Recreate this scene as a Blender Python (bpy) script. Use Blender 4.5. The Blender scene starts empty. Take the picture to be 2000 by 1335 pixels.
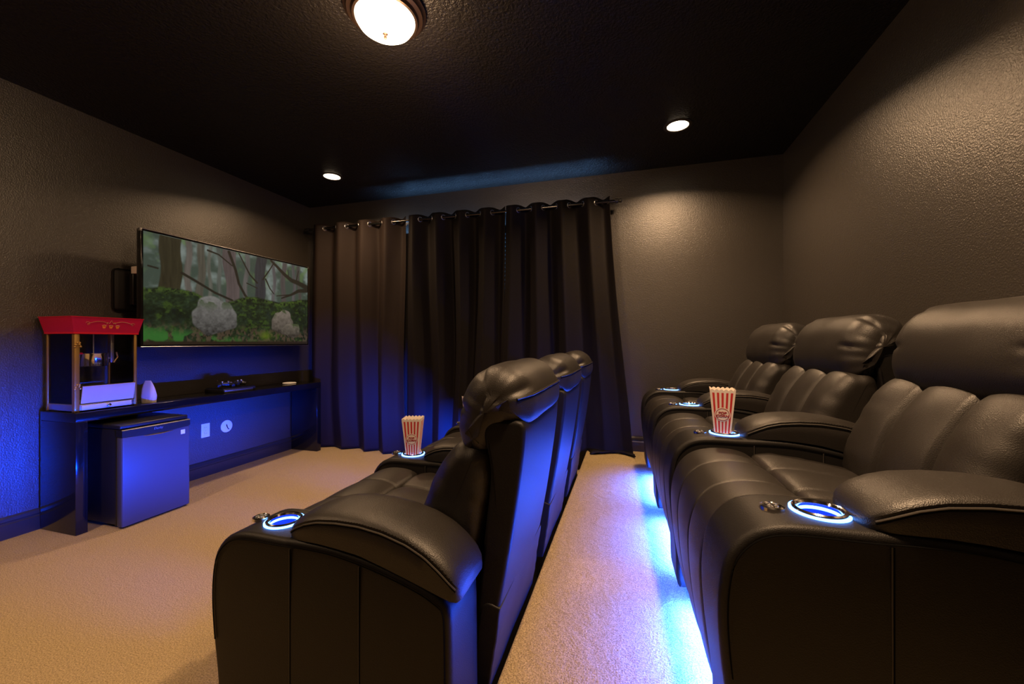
import bpy, bmesh, math, random
import numpy as np
from mathutils import Vector, Matrix, noise
random.seed(7)
sc = bpy.context.scene
C = sc.collection
PI = math.pi
# ------------------------------------------------------------------ camera, world, exposure
CAM_H = 1.176
cam_d = bpy.data.cameras.new('camera'); cam = bpy.data.objects.new('camera', cam_d); C.objects.link(cam)
cam_d.sensor_width = 36.0; cam_d.lens = 785/2000*36; cam_d.clip_start = .02
cam.location = (0, 0, CAM_H)
cam.rotation_euler = (PI/2, 0, math.atan(228/785))
sc.camera = cam
w = bpy.data.worlds.new('world'); sc.world = w; w.use_nodes = True
w.node_tree.nodes['Background'].inputs[0].default_value = (0.02, 0.02, 0.03, 1)
w.node_tree.nodes['Background'].inputs[1].default_value = 0.0
sc.view_settings.view_transform = 'Standard'; sc.view_settings.look = 'None'
sc.view_settings.gamma = 1; sc.view_settings.use_curve_mapping = False
sc.view_settings.exposure = 0.0
# room dimensions
XL, XR, YN, YF, H = -3.575, 1.235, -0.75, 3.845, 2.74
RISER_X, RISER_Z = -0.372, 0.18
WARM = (1.0, 0.63, 0.345)
BLUE = (0.002, 0.052, 1.0)
def disc(name, loc, power, r=.07, color=WARM):
    l = bpy.data.lights.new(name, 'AREA'); l.shape = 'DISK'; l.size = 2*r; l.energy = power; l.color = color; l.spread = math.radians(148)
    o = bpy.data.objects.new(name, l); C.objects.link(o); o.location = loc
    return o
CAN_Z = H - 0.012
disc('can_or_fill_glow', (-2.69, 3.17, CAN_Z), 22)
disc('can_or_fill_glow', (.34, 3.12, CAN_Z), 32)
disc('can_or_fill_glow', (.36, .95, CAN_Z), 46)  # added fill to brighten the rear seats and aisle, no known lamp there
disc('can_or_fill_glow', (-2.69, .15, CAN_Z), 29)
l = bpy.data.lights.new('dome_glow', 'POINT'); l.energy = 38; l.color = WARM; l.shadow_soft_size = .12
o = bpy.data.objects.new('dome_glow', l); C.objects.link(o); o.location = (-1.10, 1.65, H-.26)

# dusk daylight deflected upward by the blinds, behind the curtain heads
l = bpy.data.lights.new('dusk_light', 'AREA'); l.shape = 'RECTANGLE'; l.size = 2.2; l.size_y = .02; l.energy = 9; l.color = (.2, .48, 1); l.spread = math.radians(120)
o = bpy.data.objects.new('dusk_light', l); C.objects.link(o); o.location = (-1.365, YF-.018, 2.33); o.rotation_euler = (math.radians(180+12), 0, 0)

# ------------------------------------------------------------------ materials
def mat(name, col, rough=.5, metal=0, spec=.5, bump=None, bstr=.1, bdist=.002, emit=None, estr=0, coat=0, sheen=0):
    m = bpy.data.materials.new(name); m.use_nodes = True
    nt = m.node_tree; b = nt.nodes['Principled BSDF']
    b.inputs['Base Color'].default_value = (*col, 1); b.inputs['Roughness'].default_value = rough
    b.inputs['Metallic'].default_value = metal; b.inputs['Specular IOR Level'].default_value = spec
    if coat: b.inputs['Coat Weight'].default_value = coat
    if sheen: b.inputs['Sheen Weight'].default_value = sheen
    if emit:
        b.inputs['Emission Color'].default_value = (*emit, 1); b.inputs['Emission Strength'].default_value = estr
    if bump:
        kind, sca, det = bump
        tc = nt.nodes.new('ShaderNodeTexCoord')
        if kind == 'noise':
            t = nt.nodes.new('ShaderNodeTexNoise'); t.inputs['Scale'].default_value = sca; t.inputs['Detail'].default_value = det
            out = t.outputs['Fac']
        else:
            t = nt.nodes.new('ShaderNodeTexVoronoi'); t.inputs['Scale'].default_value = sca
            out = t.outputs['Distance']
        nt.links.new(tc.outputs['Object'], t.inputs['Vector'])
        bp = nt.nodes.new('ShaderNodeBump'); bp.inputs['Strength'].default_value = bstr; bp.inputs['Distance'].default_value = bdist
        nt.links.new(out, bp.inputs['Height']); nt.links.new(bp.outputs[0], b.inputs['Normal'])
    return m
M = {}
M['leather'] = mat('black_leather', (.016, .0135, .0115), .44, spec=.5, bump=('voronoi', 420, 0), bstr=.35, bdist=.0012)
M['leather_side'] = mat('smooth_black_vinyl', (.0075, .0065, .006), .5, spec=.3, bump=('voronoi', 420, 0), bstr=.3, bdist=.001)
M['thread'] = mat('seam_thread', (.05, .043, .036), .6)
M['groove'] = mat('seam_groove', (.002, .002, .002), .9, spec=.1)
M['rod'] = mat('dark_polished_rod', (.10, .095, .09), .2, metal=1)
M['chrome'] = mat('polished_chrome', (.75, .72, .7), .12, metal=1)
M['steel'] = mat('brushed_steel', (.6, .6, .62), .32, metal=1)
M['led'] = mat('blue_led', (.02, .1, .8), .4, emit=(.10, .30, 1), estr=9)
M['led_strip'] = mat('blue_led_strip', (.02, .1, .8), .4, emit=BLUE, estr=30)
M['led_strip_bright'] = mat('bright_blue_led_strip', (.02, .1, .8), .4, emit=(.020, .085, 1), estr=1000)
M['cup'] = mat('blue_cup_well', (.02, .05, .5), .25, emit=(0.0, .045, .9), estr=.55)
M['wall'] = mat('dark_brown_wall_paint', (.037, .032, .027), .37, spec=.95, bump=('noise', 150, 3), bstr=.6, bdist=.0034)
M['ceil'] = mat('dark_textured_ceiling', (.008, .0068, .006), .42, spec=.3, bump=('noise', 75, 3), bstr=.8, bdist=.012)
M['trim'] = mat('dark_semigloss_trim', (.028, .024, .020), .28, spec=.5)
M['gloss_black'] = mat('glossy_black_laminate', (.006, .006, .007), .12, spec=.5)
M['matte_black'] = mat('matte_black', (.006, .006, .006), .6, spec=.3)
M['black_plastic'] = mat('black_plastic', (.012, .012, .012), .35)
M['fridge_door'] = mat('fridge_door_enamel', (.06, .06, .07), .42, spec=.4)
M['white'] = mat('white_plastic', (.75, .74, .72), .4)
M['white_card'] = mat('white_card', (.82, .74, .66), .6)
M['red_card'] = mat('red_stripe', (.55, .03, .03), .6)
M['red_ink'] = mat('dark_red_ink', (.36, .02, .03), .6)
M['red_roof'] = mat('red_enamel', (.50, .006, .055), .35)
M['red_roof_lip'] = mat('red_enamel_lip', (.62, .01, .03), .3)
M['satin_steel'] = mat('satin_steel_sheet', (.55, .55, .58), .5, metal=.25)
M['gold'] = mat('brass_frame', (.45, .27, .08), .38, metal=.75)
M['gold_ink'] = mat('gold_ink', (.55, .25, .12), .5)
M['orange_ink'] = mat('orange_ink', (.85, .22, .03), .5)
M['paper'] = mat('white_paper_bag', (.55, .5, .5), .8)
M['bronze'] = mat('dark_bronze', (.05, .03, .02), .35, metal=.7)
M['lens'] = mat('glowing_lens', (1, .9, .8), .5, emit=(1, .78, .52), estr=14)
M['dome'] = mat('glowing_frosted_glass', (1, .9, .8), .4, emit=(1, .80, .55), estr=7)
M['slat'] = mat('white_blind_slat', (.5, .5, .5), .5)
M['dusk'] = mat('dusk_window_glow', (.02, .04, .06), .2, emit=(.16, .45, .9), estr=.2)
# clear glass
g = bpy.data.materials.new('clear_acrylic'); g.use_nodes = True; nt = g.node_tree; nt.nodes.clear()
o_ = nt.nodes.new('ShaderNodeOutputMaterial'); mx = nt.nodes.new('ShaderNodeMixShader'); tr = nt.nodes.new('ShaderNodeBsdfTransparent'); gl = nt.nodes.new('ShaderNodeBsdfGlossy')
fr = nt.nodes.new('ShaderNodeFresnel'); fr.inputs[0].default_value = 1.35; gl.inputs['Roughness'].default_value = .05
nt.links.new(fr.outputs[0], mx.inputs[0]); nt.links.new(tr.outputs[0], mx.inputs[1]); nt.links.new(gl.outputs[0], mx.inputs[2]); nt.links.new(mx.outputs[0], o_.inputs[0])
M['glass'] = g
# curtain fabric
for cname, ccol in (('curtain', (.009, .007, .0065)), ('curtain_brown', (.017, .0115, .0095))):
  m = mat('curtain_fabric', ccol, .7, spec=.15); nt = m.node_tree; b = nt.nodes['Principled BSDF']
  tc = nt.nodes.new('ShaderNodeTexCoord'); mp = nt.nodes.new('ShaderNodeMapping'); mp.inputs['Scale'].default_value = (25, 25, 260)
  t = nt.nodes.new('ShaderNodeTexNoise'); t.inputs['Scale'].default_value = 1; t.inputs['Detail'].default_value = 2
  bp = nt.nodes.new('ShaderNodeBump'); bp.inputs['Strength'].default_value = .35; bp.inputs['Distance'].default_value = .002
  nt.links.new(tc.outputs['Object'], mp.inputs['Vector']); nt.links.new(mp.outputs[0], t.inputs['Vector']); nt.links.new(t.outputs['Fac'], bp.inputs['Height']); nt.links.new(bp.outputs[0], b.inputs['Normal'])
  out = [n for n in nt.nodes if n.type == 'OUTPUT_MATERIAL'][0]
  mx = nt.nodes.new('ShaderNodeMixShader'); mx.inputs[0].default_value = .02; tr = nt.nodes.new('ShaderNodeBsdfTransparent')
  nt.links.new(b.outputs[0], mx.inputs[1]); nt.links.new(tr.outputs[0], mx.inputs[2]); nt.links.new(mx.outputs[0], out.inputs[0])
  M[cname] = m
# carpet
m = mat('tan_cut_pile_carpet', (.5, .36, .24), .95, spec=.12); nt = m.node_tree; b = nt.nodes['Principled BSDF']
tc = nt.nodes.new('ShaderNodeTexCoord')
def nz(sc_, det, rough=.5, dist=0):
    n = nt.nodes.new('ShaderNodeTexNoise'); n.inputs['Scale'].default_value = sc_; n.inputs['Detail'].default_value = det
    n.inputs['Roughness'].default_value = rough; n.inputs['Distortion'].default_value = dist
    nt.links.new(tc.outputs['Object'], n.inputs['Vector']); return n.outputs['Fac']
n1 = nz(210, 3, .7); n2 = nz(9, 4, .6, 1.2); n3 = nz(75, 3, .6)
cr = nt.nodes.new('ShaderNodeValToRGB'); cr.color_ramp.elements[0].position = .30; cr.color_ramp.elements[1].position = .68
cr.color_ramp.elements[0].color = (.22, .165, .085, 1); cr.color_ramp.elements[1].color = (.72, .55, .30, 1)
nt.links.new(n1, cr.inputs[0]); nt.links.new(cr.outputs[0], b.inputs['Base Color'])
def mth(op, a, bb):
    n = nt.nodes.new('ShaderNodeMath'); n.operation = op
    for i, x in enumerate((a, bb)):
        if isinstance(x, (int, float)): n.inputs[i].default_value = x
        else: nt.links.new(x, n.inputs[i])
    return n.outputs[0]
hgt = mth('ADD', mth('ADD', mth('MULTIPLY', n1, .006), mth('MULTIPLY', n3, .006)), mth('MULTIPLY', n2, .020))
bp = nt.nodes.new('ShaderNodeBump'); bp.inputs['Strength'].default_value = .9; bp.inputs['Distance'].default_value = 1.0
nt.links.new(hgt, bp.inputs['Height']); nt.links.new(bp.outputs[0], b.inputs['Normal'])
M['carpet'] = m

# ------------------------------------------------------------------ mesh helpers
class MB:
    """collects faces with material slots, then links them as one mesh object"""
    def __init__(s): s.v = []; s.f = []; s.m = []; s.mats = []
    def mi(s, m):
        if m not in s.mats: s.mats.append(m)
        return s.mats.index(m)
    def add(s, vs, fs, m):
        k = len(s.v); i = s.mi(m)
        s.v += [tuple(v) for v in vs]
        for f in fs: s.f.append([k+j for j in f]); s.m.append(i)
    def box(s, x0, x1, y0, y1, z0, z1, m, bev=0):
        if bev <= 0:
            vs = [(x, y, z) for x in (x0, x1) for y in (y0, y1) for z in (z0, z1)]
            s.add(vs, [(0,1,3,2), (4,6,7,5), (0,4,5,1), (2,3,7,6), (0,2,6,4), (1,5,7,3)], m); return
        bm = bmesh.new(); bmesh.ops.create_cube(bm, size=1)
        for v in bm.verts:
            v.co = Vector(((x0+x1)/2+v.co.x*(x1-x0), (y0+y1)/2+v.co.y*(y1-y0), (z0+z1)/2+v.co.z*(z1-z0)))
        bmesh.ops.bevel(bm, geom=bm.edges[:], offset=bev, segments=3, profile=.5, affect='EDGES')
        s.bm(bm, m)
    def bm(s, bm, m):
        bm.verts.index_update()
        s.add([v.co[:] for v in bm.verts], [[v.index for v in f.verts] for f in bm.faces], m); bm.free()
    def loft(s, rings, m, close=True, caps=True):
        n = len(rings[0]); vs = [p for r in rings for p in r]; fs = []
        for i in range(len(rings)-1):
            for j in range(n if close else n-1):
                a = i*n+j; b_ = i*n+(j+1) % n
                fs.append((a, b_, b_+n, a+n))
        if caps and close:
            fs.append(list(range(n))[::-1]); fs.append([(len(rings)-1)*n+j for j in range(n)])
        s.add(vs, fs, m)
    def tube(s, pts, r, m, n=8, closed=False):
        pts = [Vector(p) for p in pts]; rings = []
        L = len(pts); up = Vector((0, 0, 1))
        for i, p in enumerate(pts):
            if closed: d = pts[(i+1) % L]-pts[i-1]
            else: d = pts[min(i+1, L-1)]-pts[max(i-1, 0)]
            d.normalize()
            a = d.cross(up if abs(d.z) < .95 else Vector((1, 0, 0))).normalized(); b_ = d.cross(a)
            rr = r[i] if isinstance(r, (list, tuple)) else r
            rings.append([p+a*rr*math.cos(2*PI*k/n)+b_*rr*math.sin(2*PI*k/n) for k in range(n)])
        if closed: rings.append(rings[0])
        s.loft(rings, m, caps=not closed)
    def lathe(s, prof, c, m, n=32, axis='z', cap=True):
        rings = []
        for (r, h) in prof:
            ring = []
            for k in range(n):
                a = 2*PI*k/n; x, y = r*math.cos(a), r*math.sin(a)
                if axis == 'z': p = (c[0]+x, c[1]+y, c[2]+h)
                elif axis == 'x': p = (c[0]+h, c[1]+x, c[2]+y)
                else: p = (c[0]+x, c[1]+h, c[2]+y)
                ring.append(p)
            rings.append(ring)
        s.loft(rings, m, caps=cap)
    def build(s, name, parent=None, smooth=True, angle=40):
        me = bpy.data.meshes.new(name); me.from_pydata(s.v, [], s.f); 
        for mm in s.mats: me.materials.append(mm)
        me.polygons.foreach_set('material_index', s.m); me.update()
        bm = bmesh.new(); bm.from_mesh(me); bmesh.ops.recalc_face_normals(bm, faces=bm.faces[:])
        bm.to_mesh(me); bm.free()
        if smooth:
            me.polygons.foreach_set('use_smooth', [True]*len(me.polygons))
            try: me.set_sharp_from_angle(angle=math.radians(angle))
            except Exception: pass
        o = bpy.data.objects.new(name, me); C.objects.link(o)
        if parent: o.parent = parent
        return o
def tag(o, label, cat, group=None, kind=None):
    if label: o['label'] = label
    if cat: o['category'] = cat
    if group: o['group'] = group
    if kind: o['kind'] = kind
    return o
def thing(name, label, cat, loc=(0, 0, 0), rz=0, group=None):
    o = bpy.data.objects.new(name, None); C.objects.link(o); o.location = loc; o.rotation_euler = (0, 0, rz)
    o.empty_display_size = .1
    return tag(o, label, cat, group)
def copy_tree(o, parent=None):
    c = o.copy(); C.objects.link(c)
    if parent: c.parent = parent
    for ch in [x for x in bpy.data.objects if x.parent == o]: copy_tree(ch, c)
    return c
def smooth_closed(pts, n=64):
    """closed Catmull-Rom resampled evenly; a point given with a third value 1 is a sharper corner"""
    P = []
    for p in pts:
        P.append((p[0], p[1]))
        if len(p) > 2: P.append((p[0]+1e-4, p[1]+1e-4))
    L = len(P); out = []
    for i in range(L):
        p0, p1, p2, p3 = [np.array(P[(i+k) % L]) for k in (-1, 0, 1, 2)]
        for t in np.linspace(0, 1, 12, endpoint=False):
            out.append(.5*((2*p1)+(-p0+p2)*t+(2*p0-5*p1+4*p2-p3)*t*t+(-p0+3*p1-3*p2+p3)*t**3))
    out = np.array(out); d = np.linalg.norm(np.roll(out, -1, 0)-out, axis=1); s = np.concatenate([[0], np.cumsum(d)])
    q = np.linspace(0, s[-1], n, endpoint=False); ext = np.vstack([out, out[:1]])
    return np.stack([np.interp(q, s, ext[:, 0]), np.interp(q, s, ext[:, 1])], 1)
def normals2(p):
    d = np.roll(p, -1, 0)-np.roll(p, 1, 0); n = np.stack([d[:, 1], -d[:, 0]], 1)
    n /= np.linalg.norm(n, axis=1)[:, None]+1e-9
    area = np.sum(p[:, 0]*np.roll(p[:, 1], -1)-np.roll(p[:, 0], -1)*p[:, 1])
    return n if area > 0 else -n
def cushion(mb, prof, W, m, r=.03, seams=(), sd=.012, sw=.012, ny=44, n=72, yc=0, puff=.01, wrinkle=0, endbulge=.0, seed=0, maskf=None, pleat=0):
    """profile in x,z swept along y with rounded ends, puffed channels and seams"""
    p = smooth_closed(prof, n); N = normals2(p)
    hw = W/2
    ys = []
    th_ = np.linspace(-PI/2, 0, 9)
    a = [-hw+r+r*math.sin(t) for t in th_]
    mid = list(np.linspace(-hw+r, hw-r, ny))[1:-1]
    extra = [s_+k*sw for s_ in seams for k in (-1.6, -.8, -.35, 0, .35, .8, 1.6)]
    mid = sorted(mid+extra)
    ys = a+mid+[-q for q in a[::-1]]
    edges = [-hw]+sorted(seams)+[hw]
    rings = []; cen = p.mean(0)
    for y in ys:
        e = hw-abs(y)
        off = -(r-math.sqrt(max(0, r*r-(r-e)**2))) if e < r else 0
        for k in range(len(edges)-1):
            if edges[k] <= y <= edges[k+1]:
                u = (y-edges[k])/(edges[k+1]-edges[k]); pf = puff*math.sin(PI*u)
        ring = []
        for j in range(len(p)):
            mk = maskf(p[j]) if maskf else 1
            o = off+pf*mk
            for s_ in seams: o -= sd*mk*math.exp(-((y-s_)/sw)**2)
            if wrinkle:
                nv = noise.noise(Vector((p[j][0]*9+seed, y*8, p[j][1]*9)))
                dn = math.exp(-e/.06)
                nv2 = noise.noise(Vector((p[j][0]*26+seed, y*7, p[j][1]*26)))
                o += wrinkle*nv*.8+wrinkle*1.5*nv2*dn
            if pleat:
                th2 = math.atan2(p[j][1]-cen[1], p[j][0]-cen[0])
                o -= pleat*max(0, math.sin(th2*5+seed))**8*math.exp(-((e-.045)/.035)**2)
            q = p[j]+N[j]*o
            ring.append((q[0], yc+y, q[1]))
        rings.append(ring)
    body = list(rings)
    # domed end caps
    for sgn, idx in ((-1, 0), (1, -1)):
        base = np.array([(q[0], q[2]) for q in rings[idx]]); y0 = rings[idx][0][1]; c_ = base.mean(0); cap = []
        for f, h in ((.86, .45), (.6, .8), (.3, .97), (.04, 1)):
            cap.append([(c_[0]+(b2[0]-c_[0])*f, y0+sgn*endbulge*h, c_[1]+(b2[1]-c_[1])*f) for b2 in base])
        rings = (cap[::-1]+rings) if sgn < 0 else (rings+cap)
    mb.loft(rings, m)
    return p, body
def text_mesh(s, size, m, font_bold=False):
    cu = bpy.data.curves.new('t', 'FONT'); cu.body = s; cu.size = size; cu.align_x = 'CENTER'; cu.align_y = 'CENTER'; cu.extrude = .0004
    if font_bold: cu.offset = size*.03
    o = bpy.data.objects.new('t', cu); C.objects.link(o)
    dg = bpy.context.evaluated_depsgraph_get(); dg.update()
    me = bpy.data.meshes.new_from_object(o.evaluated_get(dg)); bpy.data.objects.remove(o); bpy.data.curves.remove(cu)
    vs = [v.co.copy() for v in me.vertices]; fs = [list(f.vertices) for f in me.polygons]; bpy.data.meshes.remove(me)
    return vs, fs

# ------------------------------------------------------------------ room
def struct(mb, name, smooth=False):
    o = mb.build(name, smooth=smooth); o['kind'] = 'structure'; return o
b = MB(); b.box(XL-.1, XR+.1, YN-.1, YF+.1, -.1, 0, M['carpet']); struct(b, 'floor')
b = MB(); b.box(RISER_X, XR, YN, YF, .0, RISER_Z, M['carpet'], .012); struct(b, 'floor_platform', True)
b = MB(); b.box(XL-.1, XR+.1, YN-.1, YF+.1, H, H+.1, M['ceil']); struct(b, 'ceiling')
b = MB(); b.box(XL-.1, XL, YN-.1, YF+.1, 0, H, M['wall']); struct(b, 'wall_left')
b = MB(); b.box(XR, XR+.1, YN-.1, YF+.1, 0, H, M['wall']); struct(b, 'wall_right')
b = MB(); b.box(XL, XR, YN-.1, YN, 0, H, M['wall']); struct(b, 'wall_near')
WX0, WX1, WZ0, WZ1 = -2.2, -.53, 1.22, 2.32
b = MB()
b.box(XL, WX0, YF, YF+.1, 0, H, M['wall']); b.box(WX1, XR, YF, YF+.1, 0, H, M['wall'])
b.box(WX0, WX1, YF, YF+.1, 0, WZ0, M['wall']); b.box(WX0, WX1, YF, YF+.1, WZ1, H, M['wall'])
struct(b, 'wall_far')
# window behind the curtains
wn = bpy.data.objects.new('window_1', None); C.objects.link(wn); wn.location = ((WX0+WX1)/2, YF+.05, WZ0); wn['kind'] = 'structure'
wx = (WX0+WX1)/2
b = MB()
for x0, x1, z0, z1 in ((WX0, WX1, WZ0, WZ0+.04), (WX0, WX1, WZ1-.04, WZ1), (WX0, WX0+.04, WZ0, WZ1), (WX1-.04, WX1, WZ0, WZ1), (wx-.03, wx+.03, WZ0, WZ1)):
    b.box(x0-wx, x1-wx, .0, .04, z0-WZ0, z1-WZ0, M['slat'])
b.build('window_frame', wn, False)
b = MB(); b.box(WX0-wx+.001, WX1-wx-.001, .042, .048, .001, WZ1-WZ0-.001, M['dusk']); b.build('pane', wn, False)
b = MB()
z = .06
while z < WZ1-WZ0-.05:
    for xa, xb in ((WX0-wx+.05, -.035), (.035, WX1-wx-.05)):
        b.add([(xa, -.045, z+.006), (xb, -.045, z+.006), (xb, -.008, z-.014), (xa, -.008, z-.014)], [(0, 1, 2, 3)], M['slat'])
    z += .042
b.build('blind', wn, False)
def baseboard(name, p0, p1, z0, inward):
    mb = MB(); prof = [(0, 0), (.016, 0), (.016, .085), (.011, .092), (.011, .1), (.014, .104), (.010, .122), (.004, .132), (0, .132)]
    r0 = [(p0[0]+inward[0]*a, p0[1]+inward[1]*a, z0+h) for a, h in prof]; r1 = [(p1[0]+inward[0]*a, p1[1]+inward[1]*a, z0+h) for a, h in prof]
    mb.loft([r0, r1], M['trim']); o = mb.build(name, smooth=False); o['kind'] = 'structure'
baseboard('baseboard_left', (XL, YN), (XL, YF), 0, (1, 0))
baseboard('baseboard_far', (XL+.017, YF), (RISER_X, YF), 0, (0, -1))
baseboard('baseboard_platform', (RISER_X, YF), (XR-.017, YF), RISER_Z, (0, -1))
baseboard('baseboard_right', (XR, YN), (XR, YF), RISER_Z, (-1, 0))

# ------------------------------------------------------------------ ceiling lamps
def can(x, y, label):
    t = thing('recessed_light', label, 'ceiling light', (x, y, H), 0, 'recessed ceiling lights')
    mb = MB(); mb.lathe([(.072, -.001), (.098, -.001), (.098, -.006), (.088, -.011), (.074, -.008), (.072, -.001)], (0, 0, 0), M['trim'], cap=False); mb.build('trim_ring', t)
    mb = MB(); mb.lathe([(.0005, -.007), (.05, -.0065), (.072, -.004), (.072, -.001), (.0005, -.001)], (0, 0, 0), M['lens'], cap=True); mb.build('lens', t)
can(-2.69, 3.17, 'small round glowing ceiling light above the left end of the curtains')
can(.34, 3.12, 'small round glowing ceiling light above the bare wall right of the curtains')
t = thing('dome_lamp', 'flush round dome ceiling lamp with bronze rim and glowing glass', 'ceiling lamp', (-1.10, 1.65, H))
mb = MB(); mb.lathe([(.16, -.0), (.185, -.002), (.188, -.012), (.176, -.02), (.172, -.03), (.155, -.036), (.148, -.05), (.138, -.052), (.134, -.04), (.134, -.0)], (0, 0, 0), M['bronze'], 48, cap=False); mb.build('rim', t)
mb = MB(); mb.lathe([(.136, -.045), (.134, -.058), (.122, -.078), (.098, -.096), (.06, -.110), (.02, -.116), (.0005, -.117)], (0, 0, 0), M['dome'], 48); mb.build('glass_shade', t)
mb = MB(); mb.lathe([(.0005, -.1405), (.007, -.137), (.009, -.13), (.006, -.122), (.012, -.117), (.012, -.112)], (0, 0, 0), M['bronze'], 16); mb.build('finial', t)

# ------------------------------------------------------------------ recliners
PITCH = .757; AW = .19; SW = PITCH-AW
XB = 0  # local x: 0 = cup centre, + toward the back
ARM = [(-.146, .06), (-.155, .20), (-.172, .34), (-.178, .45), (-.168, .54), (-.142, .59), (-.10, .622), (-.04, .634), (.08, .634), (.16, .636), (.26, .632), (.38, .612), (.50, .580), (.562, .552), (.584, .53), (.590, .48), (.592, .30), (.592, .10), (.582, .055), (.30, .05), (-.10, .05)]
def pt_on(prof, off=.0):
    p = smooth_closed(prof, 160); return p, normals2(p)
def make_arm(cup_x):
    mb = MB()
    cushion(mb, ARM, AW-.006, M['leather_side'], r=.016, ny=8, n=110, puff=.0, endbulge=.004)
    base_ = mb; p, N = pt_on(ARM)
    # edge piping along the top of both side faces, dark groove beside it
    top = [i for i in range(len(p)) if p[i][1] > .30 and p[i][0] < .60 or (p[i][1] > .5)]
    start = next(i for i in range(len(p)) if i in top and (i-1) % len(p) not in top)
    seq = []; i = start
    while i % len(p) in top and len(seq) < len(p): seq.append(i % len(p)); i += 1
    for sy in (-1, 1):
        y = sy*(AW/2-.003)
        mb.tube([(p[k][0]-N[k][0]*.008, y-sy*.006, p[k][1]-N[k][1]*.005) for k in seq], .0045, M['leather'], 6)
        mb.tube([(p[k][0]-N[k][0]*.016, y+sy*.003, p[k][1]-N[k][1]*.016) for k in seq], .0016, M['groove'], 5)
        for xs, zt in ((.115, .634), (.335, .62)):
            mb.tube([(xs, y+sy*.0035, z) for z in np.linspace(.07, zt-.02, 8)], .0013, M['thread'], 5)
            mb.tube([(xs+.003, y+sy*.0035, z) for z in np.linspace(.07, zt-.02, 8)], .0015, M['groove'], 5)
    arm = mb.build('armrest')
    # bore the well of the cup holder
    ct = MB(); ct.lathe([(.0409, -.030), (.0409, .03)], (cup_x, 0, .634), M['matte_black'], 48); co = ct.build('cutter', smooth=False)
    md = arm.modifiers.new('bore', 'BOOLEAN'); md.operation = 'DIFFERENCE'; md.solver = 'EXACT'; md.object = co; md.use_self = False
    bpy.context.view_layer.update(); dg = bpy.context.evaluated_depsgraph_get(); nm = bpy.data.meshes.new_from_object(arm.evaluated_get(dg))
    arm.modifiers.clear(); arm.data = nm; bpy.data.objects.remove(co)
    # pad
    mb = MB()
    #        x     bottom seam  top   half width
    ST = [(.085, .634, .642, .650, .040), (.090, .634, .646, .664, .064), (.103, .635, .656, .680, .078), (.125, .636, .670, .694, .087), (.16, .637, .686, .708, .091), (.20, .638, .697, .718, .093), (.26, .634, .703, .724, .094), (.33, .626, .703, .724, .094),
          (.40, .608, .694, .716, .094), (.47, .588, .675, .699, .094), (.52, .573, .652, .678, .094), (.56, .560, .622, .652, .093), (.588, .550, .596, .626, .091), (.604, .548, .578, .600, .085), (.611, .552, .568, .580, .070)]
    A = np.array(ST); xs = np.concatenate([[.085, .088, .093], np.linspace(.10, .585, 34), [.593, .600, .605, .609, .611]])
    rings = []; seamL = []; seamR = []
    for x in xs:
        zb, zs, zt, hw = [np.interp(x, A[:, 0], A[:, k]) for k in (1, 2, 3, 4)]
        ring = [(x, -hw*.97, zb), (x, -hw*1.0, (zb+zs)/2), (x, -hw, zs-.004), (x, -hw+.003, zs)]
        for k in range(1, 16):
            a = PI-PI*k/16; ring.append((x, (hw-.001)*math.copysign(abs(math.cos(a))**.75, math.cos(a)), zs+(zt-zs)*abs(math.sin(a))**.8))
        ring += [(x, hw-.003, zs), (x, hw, zs-.004), (x, hw, (zb+zs)/2), (x, hw*.97, zb)]
        rings.append(ring); seamL.append((x, -hw-.0005, zs)); seamR.append((x, hw+.0005, zs))
    mb.loft(rings, M['leather'])
    for sL, sg in ((seamL, -1), (seamR, 1)):
        mb.tube([(q[0], q[1], q[2]-.002) for q in sL[3:-3]], .0022, M['thread'], 6)
        mb.tube([(q[0], q[1], q[2]-.0065) for q in sL[3:-3]], .0018, M['groove'], 6)
        # stitches
        for k in range(58):
            u = 3+k*(len(xs)-8)/58; i = int(u); f = u-i
            q = Vector(sL[i]).lerp(Vector(sL[i+1]), f)
            mb.tube([(q.x, q.y-sg*.003, q.z+.005), (q.x+.005, q.y-sg*.0035, q.z+.0058)], .0009, M['groove'], 4)
    mb.build('arm_pad', arm)
    # cup holder
    mb = MB(); cz = .634
    mb.lathe([(.0545, cz-.004), (.055, cz+.0045), (.0525, cz+.0055), (.051, cz+.005)], (cup_x, 0, 0), M['led'], 48, cap=False)
    mb.lathe([(.051, cz+.003), (.050, cz+.008), (.0465, cz+.0105), (.043, cz+.009), (.0405, cz+.004)], (cup_x, 0, 0), M['chrome'], 48, cap=False)
    mb.lathe([(.0405, cz+.004), (.0402, cz-.002)], (cup_x, 0, 0), M['chrome'], 48, cap=False)
    mb.lathe([(.0402, cz-.002), (.0396, cz-.009)], (cup_x, 0, 0), M['led'], 48, cap=False)
    mb.lathe([(.0396, cz-.009), (.0393, cz-.0115), (.0390, cz-.021), (.0005, cz-.0215)], (cup_x, 0, 0), M['cup'], 48, cap=False)
    mb.build('cup_holder', arm)
    mb = MB(); bx = cup_x-.089
    mb.lathe([(.024, -.004), (.0235, .004), (.019, .0062), (.017, .0045), (.0005, .0050)], (bx, 0, cz), M['chrome'], 28)
    for a in (0, PI/2):
        d = Vector((math.cos(a), math.sin(a), 0))*.016
        mb.tube([(bx-d.x, -d.y, cz+.0055), (bx+d.x, d.y, cz+.0055)], .0022, M['chrome'], 6)
    for k in range(4):
        a = PI/4+k*PI/2; mb.lathe([(.005, .004), (.004, .008), (.0004, .0085)], (bx+.009*math.cos(a), .009*math.sin(a), cz), M['steel'], 10)
    mb.build('control_button', arm)
    return arm
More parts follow.
